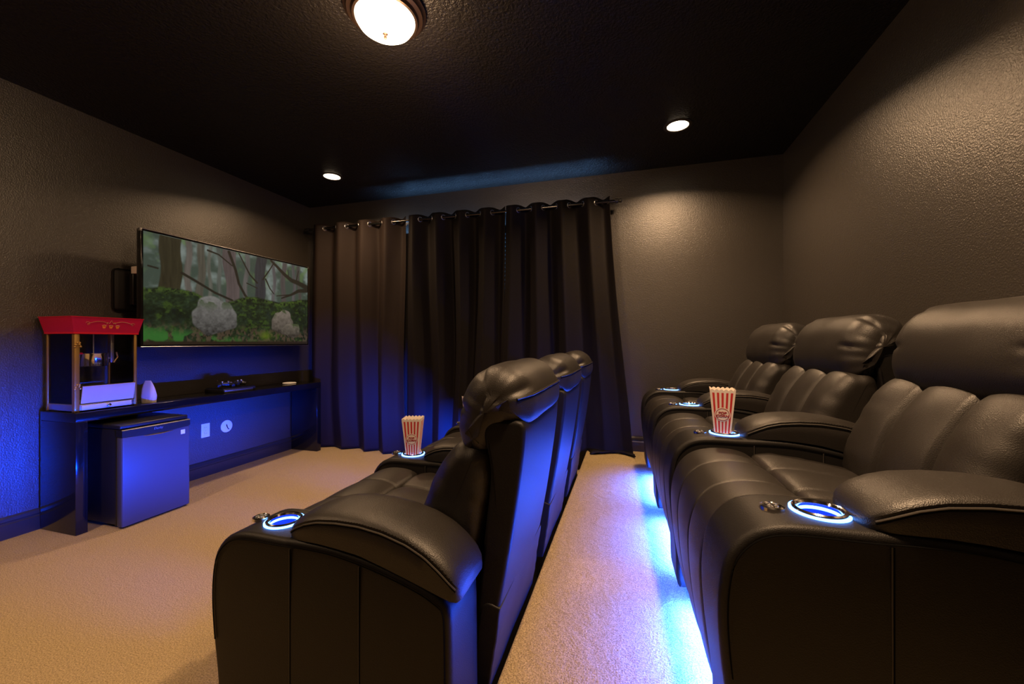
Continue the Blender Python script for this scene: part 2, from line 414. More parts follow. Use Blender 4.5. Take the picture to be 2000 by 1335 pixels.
def make_recliner(cup_x, label, group, strip='led_strip'):
    t = thing('theater_recliner', label, 'recliner', (0, 0, 0), 0, group)
    arm = make_arm(cup_x); arm.parent = t; arm.location = (0, -PITCH/2, 0)
    g_ = .004; W = SW-2*g_
    # frame box
    mb = MB(); mb.box(-.085, .57, -W/2+.015, W/2-.015, .045, .44, M['matte_black'], .01)
    mb.build('frame', t)
    for x in (-.06, .54):
        for y in (-.24, .24):
            mb = MB(); mb.lathe([(.018, 0), (.02, .044)], (x, y, 0), M['black_plastic'], 12); mb.build('foot', t)
    # front apron / leg rest wrapping over the top
    mb = MB()
    front = [(.088, .575), (.07, .592), (.02, .603), (-.05, .600), (-.11, .578), (-.152, .53), (-.172, .46), (-.174, .38), (-.164, .27), (-.146, .17), (-.128, .115), (-.10, .10), (-.092, .16), (-.092, .30), (-.08, .42), (.0, .47), (.08, .48), (.09, .53)]
    cushion(mb, front, W, M['leather'], r=.022, seams=(-.098, .098), sd=.005, sw=.004, puff=.003, n=110, endbulge=.002)
    mb.build('leg_rest', t)
    # seat cushion behind, three shallow channels and soft folds
    mb = MB()
    seat = [(.098, .572), (.115, .588), (.18, .590), (.28, .578), (.38, .560), (.44, .545), (.45, .50), (.40, .46), (.25, .45), (.10, .455), (.092, .50), (.093, .55)]
    cushion(mb, seat, W, M['leather'], r=.02, seams=(-.098, .098), sd=.009, sw=.007, puff=.009, n=84, wrinkle=.003, seed=3)
    mb.build('seat_cushion', t)
    # backrest
    mb = MB()
    back = [(.405, .53), (.385, .58), (.398, .66), (.440, .76), (.485, .83), (.53, .865), (.59, .86), (.61, .80), (.59, .68), (.55, .56), (.50, .50), (.44, .50)]
    cushion(mb, back, W, M['leather'], r=.045, seams=(-.098, .098), sd=.018, sw=.012, puff=.017, n=90, wrinkle=.006, seed=11)
    mb.build('backrest', t)
    # head pillow
    mb = MB()
    head = [(.560, .838), (.522, .86), (.503, .915), (.508, .98), (.532, 1.045), (.582, 1.095), (.64, 1.108), (.698, 1.082), (.730, 1.035), (.736, .985), (.724, .945), (.68, .925), (.64, .90), (.61, .855)]
    hp = smooth_closed(head, 110)
    hp, hr = cushion(mb, head, W+.006, M['leather'], r=.085, ny=50, n=110, wrinkle=.0045, endbulge=.012, seed=5, puff=.006, pleat=.010)
    # piping round the back half of the pillow
    jj = int(np.argmin((hp[:, 0]-.733)**2+(hp[:, 1]-1.022)**2)); pts = [Vector(r_[jj]) for r_ in hr]
    pts = [p_+Vector((.0025, 0, 0)) for p_ in pts if abs(p_.y) < W/2-.004]
    mb.tube(pts, .0036, M['leather'], 6)
    mb.tube([p_+Vector((-.0012, 0, -.0062)) for p_ in pts], .0026, M['groove'], 5)
    mb.build('headrest', t)
    # rear shell: hard back panel, flared skirt
    mb = MB()
    shell = [(.60, .935), (.67, .953), (.716, .948), (.722, .90), (.704, .75), (.678, .58), (.648, .42), (.632, .36), (.58, .36), (.60, .60), (.62, .80)]
    cushion(mb, shell, W-.016, M['leather_side'], r=.012, ny=14, n=80, puff=.002)
    mb.build('back_panel', t)
    mb = MB()
    skirt = [(.59, .40), (.646, .425), (.650, .40), (.632, .28), (.612, .15), (.600, .065), (.58, .05), (.57, .10)]
    cushion(mb, skirt, W-.008, M['leather_side'], r=.006, ny=10, n=60, puff=-.004, wrinkle=.003, seed=9)
    mb.build('rear_skirt', t)
    # LED strip on the underside of the front
    mb = MB(); mb.box(-.112, -.094, -W/2+.02, W/2-.02, .068, .076, M[strip]); mb.build('led_strip', t)
    mb = MB(); mb.box(-.112, -.0945, -W/2+.02, W/2-.02, .0765, .099, M['matte_black']); mb.build('led_rail', t)
    return t
A_X0, A_Y0, B_X0, B_Y0, B_Z = -1.0, .975, .352, 1.005, RISER_Z
gA, gB = 'front row of theater recliners', 'rear row of theater recliners'
recA = make_recliner(0.0, 'black leather recliner nearest the camera in the front row, seen from its side', gA)
def add_end_arm(t):
    arm = [x for x in t.children if x.name.startswith('armrest')][0]
    c = copy_tree(arm); c.parent = t; c.location = (0, PITCH/2, 0)
def place(t, base, k, ang):
    d = Vector((-math.sin(ang), math.cos(ang), 0))
    p = Vector(base)+d*(PITCH*(k+.5)); t.location = p; t.rotation_euler = (0, 0, ang)
recs = [recA]
for k in (1, 2): recs.append(copy_tree(recA))
recs[1]['label'] = 'black leather recliner in the middle of the front row, right behind the near popcorn box'
recs[2]['label'] = 'black leather recliner at the curtain end of the front row'
for k, r in enumerate(recs): place(r, (A_X0, A_Y0, 0), k, 0)
add_end_arm(recs[2])
recB = make_recliner(.038, 'large black leather recliner at the right edge, nearest in the rear row', gB, 'led_strip_bright')
recsB = [recB]
for k in (1, 2): recsB.append(copy_tree(recB))
recsB[1]['label'] = 'black leather recliner in the middle of the rear row, with popcorn box'
recsB[2]['label'] = 'black leather recliner farthest away in the rear row, near the far wall'
ANG = math.radians(2.0)
for k, r in enumerate(recsB): place(r, (B_X0, B_Y0, B_Z), k, ANG)
add_end_arm(recsB[2])
bpy.context.view_layer.update()
# light thrown forward by the LED strips under the seats
for rr_, pw, spr, tilt, yaw in [(r, pq, 34, 9, q) for r in recs for q, pq in ((-54, 7), (-4, 11), (52, .3))]+[(r, 3, 150, -8, 0) for r in recsB]:
    l = bpy.data.lights.new('led_glow', 'AREA'); l.shape = 'RECTANGLE'; l.size = .5 if abs(yaw) < 20 else .03; l.size_y = .014; l.energy = pw; l.color = BLUE; l.spread = math.radians(spr)
    o = bpy.data.objects.new('led_glow', l); C.objects.link(o)
    o.matrix_world = rr_.matrix_world @ Matrix.Translation((-.124, 0, .080)) @ Matrix.Rotation(math.radians(yaw), 4, 'Z') @ Matrix.Rotation(math.radians(tilt), 4, 'Y') @ Matrix.Rotation(PI/2, 4, 'Z') @ Matrix.Rotation(PI/2, 4, 'X')

# ------------------------------------------------------------------ popcorn boxes
def popcorn_box(loc, rz, label):
    t = thing('popcorn_box', label, 'popcorn box', loc, rz, 'striped popcorn boxes in the cup holders')
    hb, ht, Hh = .0265, .0455, .200
    mb = MB()
    def half(z): return hb+(ht-hb)*z/Hh
    # four striped walls; local front is -y
    nS = 11
    for side in range(4):
        R = Matrix.Rotation(side*PI/2, 3, 'Z')
        for thick, flip in ((0, 0), (.0012, 1)):
            for k in range(nS):
                u0, u1 = -1+2*k/nS, -1+2*(k+1)/nS
                m_ = M['red_card'] if (k % 2 == 1 and not flip) else M['white_card']
                top = []
                for q in range(7):
                    u = u0+(u1-u0)*q/6; sc_ = abs(math.sin(PI*(u+1)/2*5.5)); z = Hh-.006+.006*sc_
                    top.append(((half(z)-thick)*u, -(half(z)-thick), z))
                vs = [R@Vector(((half(0)-thick)*u1, -(half(0)-thick), 0)), R@Vector(((half(0)-thick)*u0, -(half(0)-thick), 0))]+[R@Vector(q) for q in top]
                z1 = Hh-.014
                if m_ is M['red_card']:
                    # stripe stops short of the rim
                    p = [R@Vector((half(0)*u0, -half(0), 0)), R@Vector((half(0)*u1, -half(0), 0)), R@Vector((half(z1)*u1, -half(z1), z1)), R@Vector((half(z1)*u0, -half(z1), z1))]
                    mb.add(p, [(0, 1, 2, 3)], m_)
                    mb.add([p[3], p[2]]+[R@Vector(q) for q in top[::-1]], [tuple(range(9))], M['white_card'])
                else: mb.add(vs, [tuple(range(len(vs)))], m_)
    mb.add([(-hb, -hb, .001), (hb, -hb, .001), (hb, hb, .001), (-hb, hb, .001)], [(0, 1, 2, 3)], M['white_card'])
    mb.build('box', t, False)
    # round label on the front
    zc = .101; sl = (ht-hb)/Hh
    def onf(x, z, e): return (x, -half(z)-e, z)
    mb = MB(); R_ = .0245
    def disc(r0, r1, e, m_):
        n = 40
        if r0 == 0:
            mb.add([onf(r1*math.cos(2*PI*k/n), zc+r1*math.sin(2*PI*k/n), e) for k in range(n)], [tuple(range(n))], m_)
        else:
            vs = [onf(r*math.cos(2*PI*k/n), zc+r*math.sin(2*PI*k/n), e) for r in (r0, r1) for k in range(n)]
            mb.add(vs, [(k, (k+1) % n, n+(k+1) % n, n+k) for k in range(n)], m_)
    disc(0, R_+.003, .0006, M['white_card']); disc(R_-.0022, R_, .0010, M['red_ink'])
    mb.build('round_label', t, False)
    mb = MB()
    for s_, dz in (('POP', .0060), ('CORN', -.0058)):
        vs, fs = text_mesh(s_, .0138, None, True)
        mb.add([onf(v.x*1.1, zc+dz+v.y*.9, .0012+v.z) for v in vs], fs, M['red_ink'])
    mb.build('lettering', t, False)
    return t
def cup_at(rec, cx, side=-1):
    return rec.matrix_world @ Vector((cx, side*PITCH/2, .634))
pA = cup_at(recs[1], 0); pA3 = cup_at(recs[2], 0); pB = cup_at(recsB[1], .038)
pz = -.0208
popcorn_box((pA.x, pA.y, pA.z+pz), math.radians(18), 'red and white striped popcorn box on the front row arm, fully visible before the curtain')
popcorn_box((pA3.x-.012, pA3.y, pA3.z+pz), math.radians(38), 'popcorn box mostly hidden behind the nearest headrest, only a pale corner showing')
popcorn_box((pB.x-.008, pB.y, pB.z+pz), math.radians(-9), 'red and white striped popcorn box standing in a rear row cup holder')

# ------------------------------------------------------------------ media console
CX0, CX1, CY0, CY1, CZ = XL+.018, -3.216, 1.60, 3.62, .742
t = thing('media_console', 'long low glossy black media bench below the television', 'tv stand', ((CX0+CX1)/2, (CY0+CY1)/2, 0))
cx, cy = (CX0+CX1)/2, (CY0+CY1)/2; dx, dy = (CX1-CX0)/2, (CY1-CY0)/2
mb = MB(); mb.box(-dx, dx, -dy, dy, CZ-.058, CZ, M['gloss_black'], .003); mb.build('top', t)
for sg in (-1, 1):
    mb = MB(); y0 = sg*dy; mb.box(-dx, dx, min(y0, y0-sg*.058), max(y0, y0-sg*.058), 0, CZ-.0585, M['gloss_black'], .003); mb.build('side_panel', t)

# ------------------------------------------------------------------ mini fridge
FX1, FY0, FY1, FH = -3.045, 1.735, 2.14, .652
t = thing('mini_fridge', 'black compact refrigerator under the media bench, door glowing in blue light', 'mini fridge', ((FX1+XL)/2, (FY0+FY1)/2, 0))
fw = (FY1-FY0)/2; fx = FX1-(FX1+XL)/2
mb = MB(); mb.box(-fx+.04, fx-.06, -fw+.004, fw-.004, .02, FH-.03, M['black_plastic'], .006); mb.build('body', t)
mb = MB(); mb.box(-fx+.04, fx-.02, -fw, fw, FH-.028, FH, M['black_plastic'], .008); mb.build('top_cover', t)
dm = MB(); dm.box(fx-.055, fx, -fw, fw, .010, FH-.075, M['fridge_door'], .010); dr = dm.build('door', t)
mb = MB()
rings = []
for y in np.linspace(-fw, fw, 25):
    dip = .010*(1-(y/fw)**2)*1.3
    rings.append([(fx-.055, y, FH-.030), (fx-.004, y, FH-.030), (fx+.001, y, FH-.035), (fx+.002, y, FH-.072-dip), (fx-.002, y, FH-.076-dip), (fx-.055, y, FH-.0745)])
mb.loft(rings, M['black_plastic']); mb.build('door_cap', t)
mb = MB()
pts = [(fx+.0025, y, FH-.078-.013*(1-(y/fw)**2)) for y in np.linspace(-.09, .09, 20)]
rr = [.0012+.0034*math.sin(PI*k/19) for k in range(20)]; mb.tube(pts, rr, M['chrome'], 8); mb.build('handle', dr)
mb = MB(); mb.box(fx+.0002, fx+.0012, fw-.062, fw-.034, FH-.128, FH-.098, M['white']); mb.build('sticker', dr, False)
vs, fs = text_mesh('Danby', .021, None)
mb = MB(); mb.add([(fx+.0030+v.z, v.x+.22*v.y+.0, FH-.053+v.y) for v in vs], fs, M['steel']); mb.build('emblem', t, False)
for yy in (-fw+.03, fw-.03):
    for xx in (-fx+.08, fx-.09):
        mb = MB(); mb.lathe([(.015, 0), (.015, .019)], (xx, yy, 0), M['black_plastic'], 12); mb.build('foot', t)

# ------------------------------------------------------------------ popcorn machine
PX0, PX1, PY0, PY1 = -3.525, -3.252, 1.612, 1.938
t = thing('popcorn_machine', 'red roofed tabletop popcorn machine with brass posts and clear walls on the black bench', 'popcorn machine', ((PX0+PX1)/2, (PY0+PY1)/2, CZ))
hx, hy = (PX1-PX0)/2, (PY1-PY0)/2; PH = .485
mb = MB(); mb.box(-hx+.004, hx-.003, -hy+.004, hy-.004, .006, .046, M['steel'], .003)
mb.build('base', t)
mb = MB(); mb.box(hx-.003, hx+.004, -.13, .13, .010, .040, M['satin_steel'], .002); dr = mb.build('crumb_drawer', t)
mb = MB(); mb.lathe([(.008, 0), (.006, .006), (.011, .012), (.009, .018), (.001, .02)], (hx+.004, .0, .028), M['chrome'], 16, axis='x'); mb.build('knob', dr)
mb = MB()
for sy in (-1, 1):
    for sx in (-1, 1):
        w_ = .026 if sx > 0 and sy < 0 else .015
        x0, x1 = sx*hx, sx*(hx-w_); y0, y1 = sy*hy, sy*(hy-w_)
        mb2 = MB(); mb2.box(min(x0, x1), max(x0, x1), min(y0, y1), max(y0, y1), .0, PH, M['gold'], .003)
        mb2.lathe([(.0095, 0), (.010, .006)], (sx*(hx-.008), sy*(hy-.008), -.001), M['black_plastic'], 10)
        if sx > 0 and sy < 0:
            for z in (.155, .415):
                for yy, zz, rr in ((-.006, 0, .009), (.010, .004, .008), (.016, -.010, .007), (-.010, -.012, .007), (.0, .014, .006), (.012, .014, .006)):
                    mb2.lathe([(rr, 0), (rr*.8, .004), (.0005, .006)], (hx, y0+.013+yy, z+zz), M['gold'], 10, axis='x')
        for z in (.018,):
            mb2.lathe([(.004, 0), (.003, .003), (.0004, .004)], (hx if sx > 0 else -hx-.0, sy*(hy-.008), z), M['chrome'], 8, axis='x')
        mb2.build('post', t)
def flare(z0, z1, e0, e1, m_, mb):
    r0 = [(-hx-e0, -hy-e0, z0), (hx+e0, -hy-e0, z0), (hx+e0, hy+e0, z0), (-hx-e0, hy+e0, z0)]
    r1 = [(-hx-e1, -hy-e1, z1), (hx+e1, -hy-e1, z1), (hx+e1, hy+e1, z1), (-hx-e1, hy+e1, z1)]
    mb.loft([r0, r1], m_)
mb = MB(); flare(PH, PH+.010, .006, .006, M['red_roof_lip'], mb); flare(PH+.010, PH+.104, .006, .024, M['red_roof'], mb); flare(PH+.104, PH+.107, .026, .026, M['red_roof_lip'], mb)
roof = mb.build('roof', t, False)
def on_roof(y, z, e=.0012):  # point on sloping front of the roof
    f = (z-PH-.010)/.094; return (hx+.006+.018*f+e, y, z)
mb = MB()
for k in range(-1, 2):
    y = .035*k+.01; z = PH+.044
    a = on_roof(y-.011, z+.008); b2 = on_roof(y+.011, z+.008); c2 = on_roof(y+.006, z-.008); d2 = on_roof(y-.006, z-.008)
    mb.add([a, b2, c2, d2], [(0, 1, 2, 3)], M['orange_ink'])
    mb.tube([on_roof(y-.011, z+.009), on_roof(y-.004, z+.0125), on_roof(y+.004, z+.0125), on_roof(y+.011, z+.009)], .0018, M['gold_ink'], 5)
for sg in (-1, 1):
    mb.tube([on_roof(.01+sg*q, PH+.062+.018*math.sin(q*26)) for q in np.linspace(.012, .12, 24)], .0012, M['gold_ink'], 5)
    mb.tube([on_roof(.01+sg*(.118+.010*math.cos(a)), PH+.066+.009*math.sin(a)) for a in np.linspace(0, 5, 12)], .001, M['gold_ink'], 5)
mb.tube([on_roof(.01+x, PH+.064+z) for x, z in ((-.024, 0), (-.018, .012), (-.010, .005), (0, .024), (.010, .005), (.018, .012), (.024, 0))], .0013, M['gold_ink'], 5)
mb.build('ornament', roof)
mb = MB()
mb.box(-hx+.015, hx-.026, -hy+.006, -hy+.008, .05, PH, M['glass'])
mb.box(-hx+.015, hx-.016, hy-.008, hy-.006, .05, PH, M['glass'])
mb.box(-hx+.004, -hx+.006, -hy+.015, hy-.015, .05, PH, M['glass'])
mb.box(hx-.010, hx-.008, -hy+.026, hy-.016, .165, PH, M['glass'])
mb.build('clear_panel', t, False)
mb = MB()  # tipped steel lower door
zb, zt = .052, .160
mb.add([(hx+.002, -hy+.030, zb), (hx+.002, hy-.022, zb), (hx+.020, hy-.022, zt), (hx+.020, -hy+.030, zt), (hx-.002, -hy+.030, zb), (hx-.002, hy-.022, zb), (hx+.016, hy-.022, zt), (hx+.016, -hy+.030, zt)],
       [(0, 1, 2, 3), (7, 6, 5, 4), (0, 4, 5, 1), (3, 2, 6, 7), (0, 3, 7, 4), (1, 5, 6, 2)], M['satin_steel'])
mb.tube([(hx+.019, -hy+.028, zt+.001), (hx+.019, hy-.020, zt+.001)], .003, M['chrome'], 8)
mb.build('lower_door', t, False)
mb = MB(); kz = .275
mb.lathe([(.0005, 0), (.066, 0), (.070, .004), (.070, .078), (.073, .082), (.073, .086), (.0005, .088)], (0, .0, kz), M['chrome'], 40); ket = mb.build('kettle', t)
mb = MB(); mb.tube([(.02, -.07, kz+.085), (.04, -.10, kz+.085), (.05, -.135, kz+.084)], .007, M['red_roof_lip'], 8); mb.build('handle', ket)
mb = MB(); mb.tube([(0, 0, kz+.088), (0, 0, PH)], .004, M['steel'], 8); mb.build('stirring_shaft', ket)
mb = MB(); mb.box(-.012, .012, .085, .105, kz+.02, PH, M['steel'], .003); mb.tube([(0, .075, kz+.05), (.0, .09, kz+.05)], .006, M['steel'], 8)
mb.tube([(.02, .112, kz+.09), (.02, .118, kz+.06), (.02, .10, kz+.02)], .005, M['gold'], 8); mb.build('hanger', t)
mb = MB(); mb.lathe([(.014, 0), (.016, -.03), (.03, -.05), (.034, -.062), (.0005, -.066)], (.02, -.118, PH), M['white'], 20); mb.build('heat_lamp', t)
# paper bag leaning on machine
mb = MB(); rings = []
for z, hw_, th2 in ((0, .040, .022), (.05, .044, .024), (.10, .038, .014), (.13, .030, .006), (.158, .018, .001)):
    ring = []
    for k in range(16):
        a = 2*PI*k/16; ring.append((hw_*math.copysign(abs(math.cos(a))**.5, math.cos(a))+.003*noise.noise(Vector((k*.9, z*30, 0))), th2*math.copysign(abs(math.sin(a))**.5, math.sin(a))-.10*max(0, z-.05)+.002*noise.noise(Vector((k, 4, z*40))), z))
    rings.append(ring)
mb.loft(rings, M['paper']); bag = mb.build('paper_bag'); bag.location = (-3.31, 2.045, CZ); bag.rotation_euler = (0, 0, .5)
tag(bag, 'crumpled white paper bag leaning beside the popcorn machine', 'bag')

# ------------------------------------------------------------------ small things on the bench and wall
GX, GY = -3.37, 2.72
t = thing('game_console', 'slim black game console with a silver front edge on the bench', 'game console', (GX, GY, CZ))
mb = MB(); mb.box(-.12, .10, -.15, .15, 0, .034, M['black_plastic'], .005); mb.box(-.11, .095, -.145, .145, .034, .040, M['gloss_black'], .002); mb.build('case', t)
mb = MB(); mb.box(.1005, .104, -.145, .12, .004, .024, M['steel'], .001); mb.build('front_trim', t)
def gamepad(loc, rz, label):
    t = thing('game_controller', label, 'game controller', loc, rz, 'game controllers on the game console')
    mb = MB()
    mb.tube([(-.052, -.03, .016), (-.045, .0, .022), (-.02, .018, .026), (.02, .018, .026), (.045, .0, .022), (.052, -.03, .016)], [.014, .019, .019, .019, .019, .014], M['black_plastic'], 12)
    mb.box(-.03, .03, -.012, .022, .012, .04, M['black_plastic'], .006); mb.build('shell', t)
    for sx in (-1, 1):
        mb = MB(); mb.lathe([(.004, 0), (.004, .008), (.009, .010), (.008, .014), (.0005, .013)], (sx*.022, -.004, .040), M['steel'], 14); mb.build('thumbstick', t)
    mb = MB()
    for k in range(4): mb.lathe([(.004, 0), (.0035, .004), (.0005, .005)], (.042+.008*math.cos(k*PI/2), .006+.008*math.sin(k*PI/2), .040), M['steel'], 10)
    mb.build('buttons', t)
gamepad((GX+.02, GY-.075, CZ+.0405), math.radians(70), 'black game controller on the game console, the one nearer the popcorn machine')
gamepad((GX+.0, GY+.07, CZ+.0405), math.radians(105), 'black game controller on the game console, the one nearer the curtain')
mb = MB(); mb.lathe([(.0005, 0), (.062, 0), (.066, .004), (.06, .010), (.0005, .014)], (0, 0, 0), M['white'], 32); o = mb.build('round_dish'); o.location = (-3.42, 3.40, CZ)
tag(o, 'small flat pale round dish at the curtain end of the black bench', 'dish')
mb = MB(); mb.box(0, .006, -.037, .037, -.060, .060, M['white'], .002); o = mb.build('plate')
t = thing('wall_outlet', 'white rectangular outlet plate on the wall below the bench', 'outlet', (XL, 2.640, .40)); o.parent = t
mb = MB()
for z in (-.026, .026):
    mb.lathe([(.0165, 0), (.016, .0015), (.0004, .0018)], (.006, 0, z), M['white'], 20, axis='x')
    for y in (-.006, .006): mb.box(.0078, .0082, y-.001, y+.001, z-.004, z+.005, M['matte_black'])
mb.lathe([(.0035, 0), (.0004, .001)], (.0062, 0, 0), M['steel'], 10, axis='x'); mb.build('socket', t)
t = thing('cable_plate', 'round white cable cover plate right of the outlet on the wall', 'wall plate', (XL, 2.835, .398))
mb = MB(); mb.lathe([(.0005, .006), (.048, .006), (.055, .003), (.056, 0)], (0, 0, 0), M['white'], 36, axis='x'); mb.build('cover', t)
mb = MB(); mb.tube([(.008, -.004, .018), (.010, .0, -.006), (.008, .012, -.026), (.006, .022, -.030)], .0035, M['matte_black'], 8); mb.build('cable', t)

# ------------------------------------------------------------------ television
TX, TY0, TY1, TZ0, TZ1 = -3.325, 2.004, 3.556, 1.140, 1.986
t = thing('television', 'large wall mounted flat television showing a mossy forest', 'television', (TX, (TY0+TY1)/2, (TZ0+TZ1)/2))
ty, tz = (TY1-TY0)/2, (TZ1-TZ0)/2
mb = MB(); mb.box(-.045, .0, -ty, ty, -tz, tz, M['gloss_black'], .004); mb.box(-.085, -.045, -ty*.55, ty*.55, -tz*.75, tz*.35, M['black_plastic'], .01); mb.build('housing', t)
mb = MB(); mb.tube([(.001, -ty, tz-.001), (.001, ty, tz-.001)], .0022, M['steel'], 6); mb.build('bezel_trim', t)
mb = MB(); mb.tube([(.001, -ty, -tz+.002), (.001, ty, -tz+.002)], .0018, M['steel'], 6); mb.build('bezel_trim', t)
for sg in (-1, 1):
    mb = MB(); mb.box(-.02, .003, sg*ty-.006, sg*ty+.006, tz-.020, tz+.001, M['steel'], .001); mb.build('corner_cap', t)
# screen picture as a coloured grid
NU, NV = 400, 224
rng = np.random.RandomState(4)
def vnoise(fu, fv, seed, oct_=3):
    r = np.random.RandomState(seed); tot = np.zeros((NV, NU)); amp = 1; s = 0
    for k in range(oct_):
        gu, gv = int(fu*2**k)+2, int(fv*2**k)+2; g0 = r.rand(gv, gu)
        uu = np.linspace(0, gu-1.001, NU); vv = np.linspace(0, gv-1.001, NV)
        iu = uu.astype(int); iv = vv.astype(int); a = uu-iu; c = vv-iv; a = a*a*(3-2*a); c = (c*c*(3-2*c))[:, None]
        tot += amp*((g0[iv][:, iu]*(1-a)+g0[iv][:, iu+1]*a)*(1-c)+(g0[iv+1][:, iu]*(1-a)+g0[iv+1][:, iu+1]*a)*c); s += amp; amp *= .55
    return tot/s
U, V = np.meshgrid(np.linspace(0, 1, NU), np.linspace(0, 1, NV))   # V up
img = np.zeros((NV, NU, 3))
def mixc(mask, col, img):
    mask = np.clip(mask, 0, 1)[..., None]; return img*(1-mask)+np.array(col)*mask
def ss(a, b_, x): t_ = np.clip((x-a)/(b_-a), 0, 1); return t_*t_*(3-2*t_)
bgn = vnoise(9, 6, 1, 4)
img[:] = (.07, .10, .075)
img = mixc(ss(.45, .8, bgn), (.30, .36, .33), img)
img = mixc(ss(.5, .75, vnoise(16, 8, 2, 3))*ss(.55, .8, V)*.7, (.16, .26, .09), img)
def trunk(x, wd, col, lean=0, top=1.0, bot=.4, soft=.004, img=None):
    xc = x+lean*(V-.5)+.006*np.sin(V*14+x*40); ww = wd*(1+.5*np.clip(.55-V, 0, 1))
    mk = (1-ss(ww-soft, ww+soft, np.abs(U-xc)))*ss(bot-.02, bot+.02, V)*(V < top)
    shade = .75+.6*vnoise(120, 6, int(x*1000), 2)
    return img*(1-mk[..., None])+np.array(col)*shade[..., None]*mk[..., None]
for x, wd, col, ln in ((.20, .016, (.15, .13, .11), 0), (.26, .02, (.11, .10, .075), .02), (.31, .010, (.16, .16, .13), 0), (.37, .012, (.12, .13, .11), -.02), (.52, .014, (.14, .13, .12), .03), (.72, .012, (.13, .12, .12), 0), (.79, .018, (.10, .085, .08), .02), (.88, .012, (.12, .11, .11), 0), (.93, .014, (.09, .08, .07), -.03)):
    img = trunk(x, wd, col, ln, img=img, soft=.006)
img = trunk(.445, .040, (.13, .10, .095), -.05, img=img); img = trunk(.615, .036, (.045, .045, .05), .03, img=img); img = trunk(.115, .050, (.042, .036, .018), .01, img=img, bot=.5)
def branch(pts, r0, r1, col, img):
    P = np.array(pts); mk = np.zeros((NV, NU)); n = 60
    s = np.linspace(0, len(P)-1.001, n*2)
    for q in s:
        i = int(q); f = q-i; c = P[i]*(1-f)+P[i+1]*f; r = r0+(r1-r0)*q/(len(P)-1)
        mk = np.maximum(mk, 1-ss(r*.7, r*1.3, np.hypot((U-c[0])*1.78, V-c[1])))
    return mixc(mk, col, img)
dk = (.028, .024, .016)
for pts, a, c in (([(.17, .68), (.24, .62), (.34, .53), (.44, .47)], .013, .011), ([(.42, .98), (.46, .80), (.48, .66), (.52, .54), (.56, .47)], .016, .013), ([(.3, .95), (.36, .93), (.44, .84)], .010, .006),
                  ([(.60, .70), (.55, .78), (.51, .90), (.48, .99)], .010, .007), ([(.64, .75), (.69, .88), (.72, .97)], .009, .006), ([(.66, .76), (.69, .66), (.72, .60)], .010, .006),
                  ([(.99, .74), (.92, .78), (.86, .80), (.80, .86), (.74, .94), (.70, .99)], .034, .014), ([(.99, .70), (.92, .68), (.86, .62), (.78, .56)], .028, .008), ([(.86, .62), (.80, .60), (.74, .58)], .008, .005),
                  ([(.02, .70), (.06, .69)], .008, .008), ([(.84, .80), (.83, .92)], .006, .004), ([(.90, .80), (.92, .94)], .007, .005), ([(.53, .68), (.60, .64)], .006, .005)):
    img = branch(pts, a, c, dk, img)
leaf = vnoise(70, 45, 5, 3); leaf2 = vnoise(30, 18, 6, 3)
hgt_ = .46+.15*vnoise(7, 1, 8, 3)-.10*np.exp(-((U-.36)/.10)**2)+.03*np.exp(-((U-.60)/.04)**2)+.06*np.exp(-((U-.9)/.08)**2)-.02
gm = 1-ss(-.012, .012, V-hgt_)
base = np.stack([.010+.06*leaf**2*leaf2, .018+.11*leaf**2*leaf2, .008+.022*leaf**2], -1)
base *= (.35+1.3*vnoise(9, 6, 12, 2))[..., None]
img = img*(1-gm[..., None])+base*gm[..., None]
img = mixc(ss(.55, .72, leaf2)*ss(.35, .6, leaf)*gm*.8, (.05, .095, .016), img)
rim = np.exp(-((V-hgt_+.02)/.022)**2)*ss(.4, .65, leaf); img = mixc(rim*.7, (.09, .15, .025), img)
img = mixc((1-ss(.10, .24, V))*ss(.42, .62, vnoise(80, 30, 9, 3))*.7, (.13, .085, .055), img)
img = mixc((1-ss(.10, .22, V+.25*U))*ss(.40, .55, vnoise(26, 14, 10, 2))*.95, (.045, .20, .035), img)
img = mixc(np.exp(-(((U-.66)/.045)**2+((V-.10)/.055)**2)*1.4)*(.6+.6*leaf), (.13, .20, .015), img)
# plain pale boulders and a dry stump among the moss
def boulder(cx_, cy_, rx, ry, col, seed, img):
    ang = np.arctan2((V-cy_)/ry, (U-cx_)/rx); wob = 1+.07*np.sin(3*ang+seed)+.05*np.sin(5*ang+2*seed)+.03*np.sin(9*ang)
    rr_ = np.hypot((U-cx_)/rx, (V-cy_)/ry)/wob; mk = 1-ss(.95, 1.04, rr_)
    sh = .55+.35*np.clip((V-cy_)/ry, -1, 1)+.55*(vnoise(60, 36, seed, 4)-.5); out_ = img*(1-mk[..., None])+np.array(col)*sh[..., None]*mk[..., None]
    return mixc(mk*ss(.5, .66, vnoise(24, 14, seed+30, 3))*ss(cy_+ry*.1, cy_+ry*.9, V)*.85, (.045, .085, .02), out_)
img = boulder(.34, .29, .125, .19, (.30, .29, .27), 21, img)
img = boulder(.79, .26, .085, .15, (.30, .25, .20), 23, img)
img = boulder(.86, .17, .075, .09, (.26, .22, .17), 24, img)
img = mixc((1-ss(.02, .045, V)), (.03, .02, .012), img)
img = np.clip(img*1.0, 0, 1)
me = bpy.data.meshes.new('screen'); sy_, sz_ = ty-.014, tz-.016
vs = [(.0022, -sy_+2*sy_*i/(NU-1), -sz_+2*sz_*j/(NV-1)) for j in range(NV) for i in range(NU)]
fs = [(j*NU+i, j*NU+i+1, (j+1)*NU+i+1, (j+1)*NU+i) for j in range(NV-1) for i in range(NU-1)]
me.from_pydata(vs, [], fs)
ca = me.color_attributes.new('picture', 'FLOAT_COLOR', 'POINT')
ca.data.foreach_set('color', np.concatenate([img.reshape(-1, 3), np.ones((NU*NV, 1))], 1).astype(np.float32).ravel())
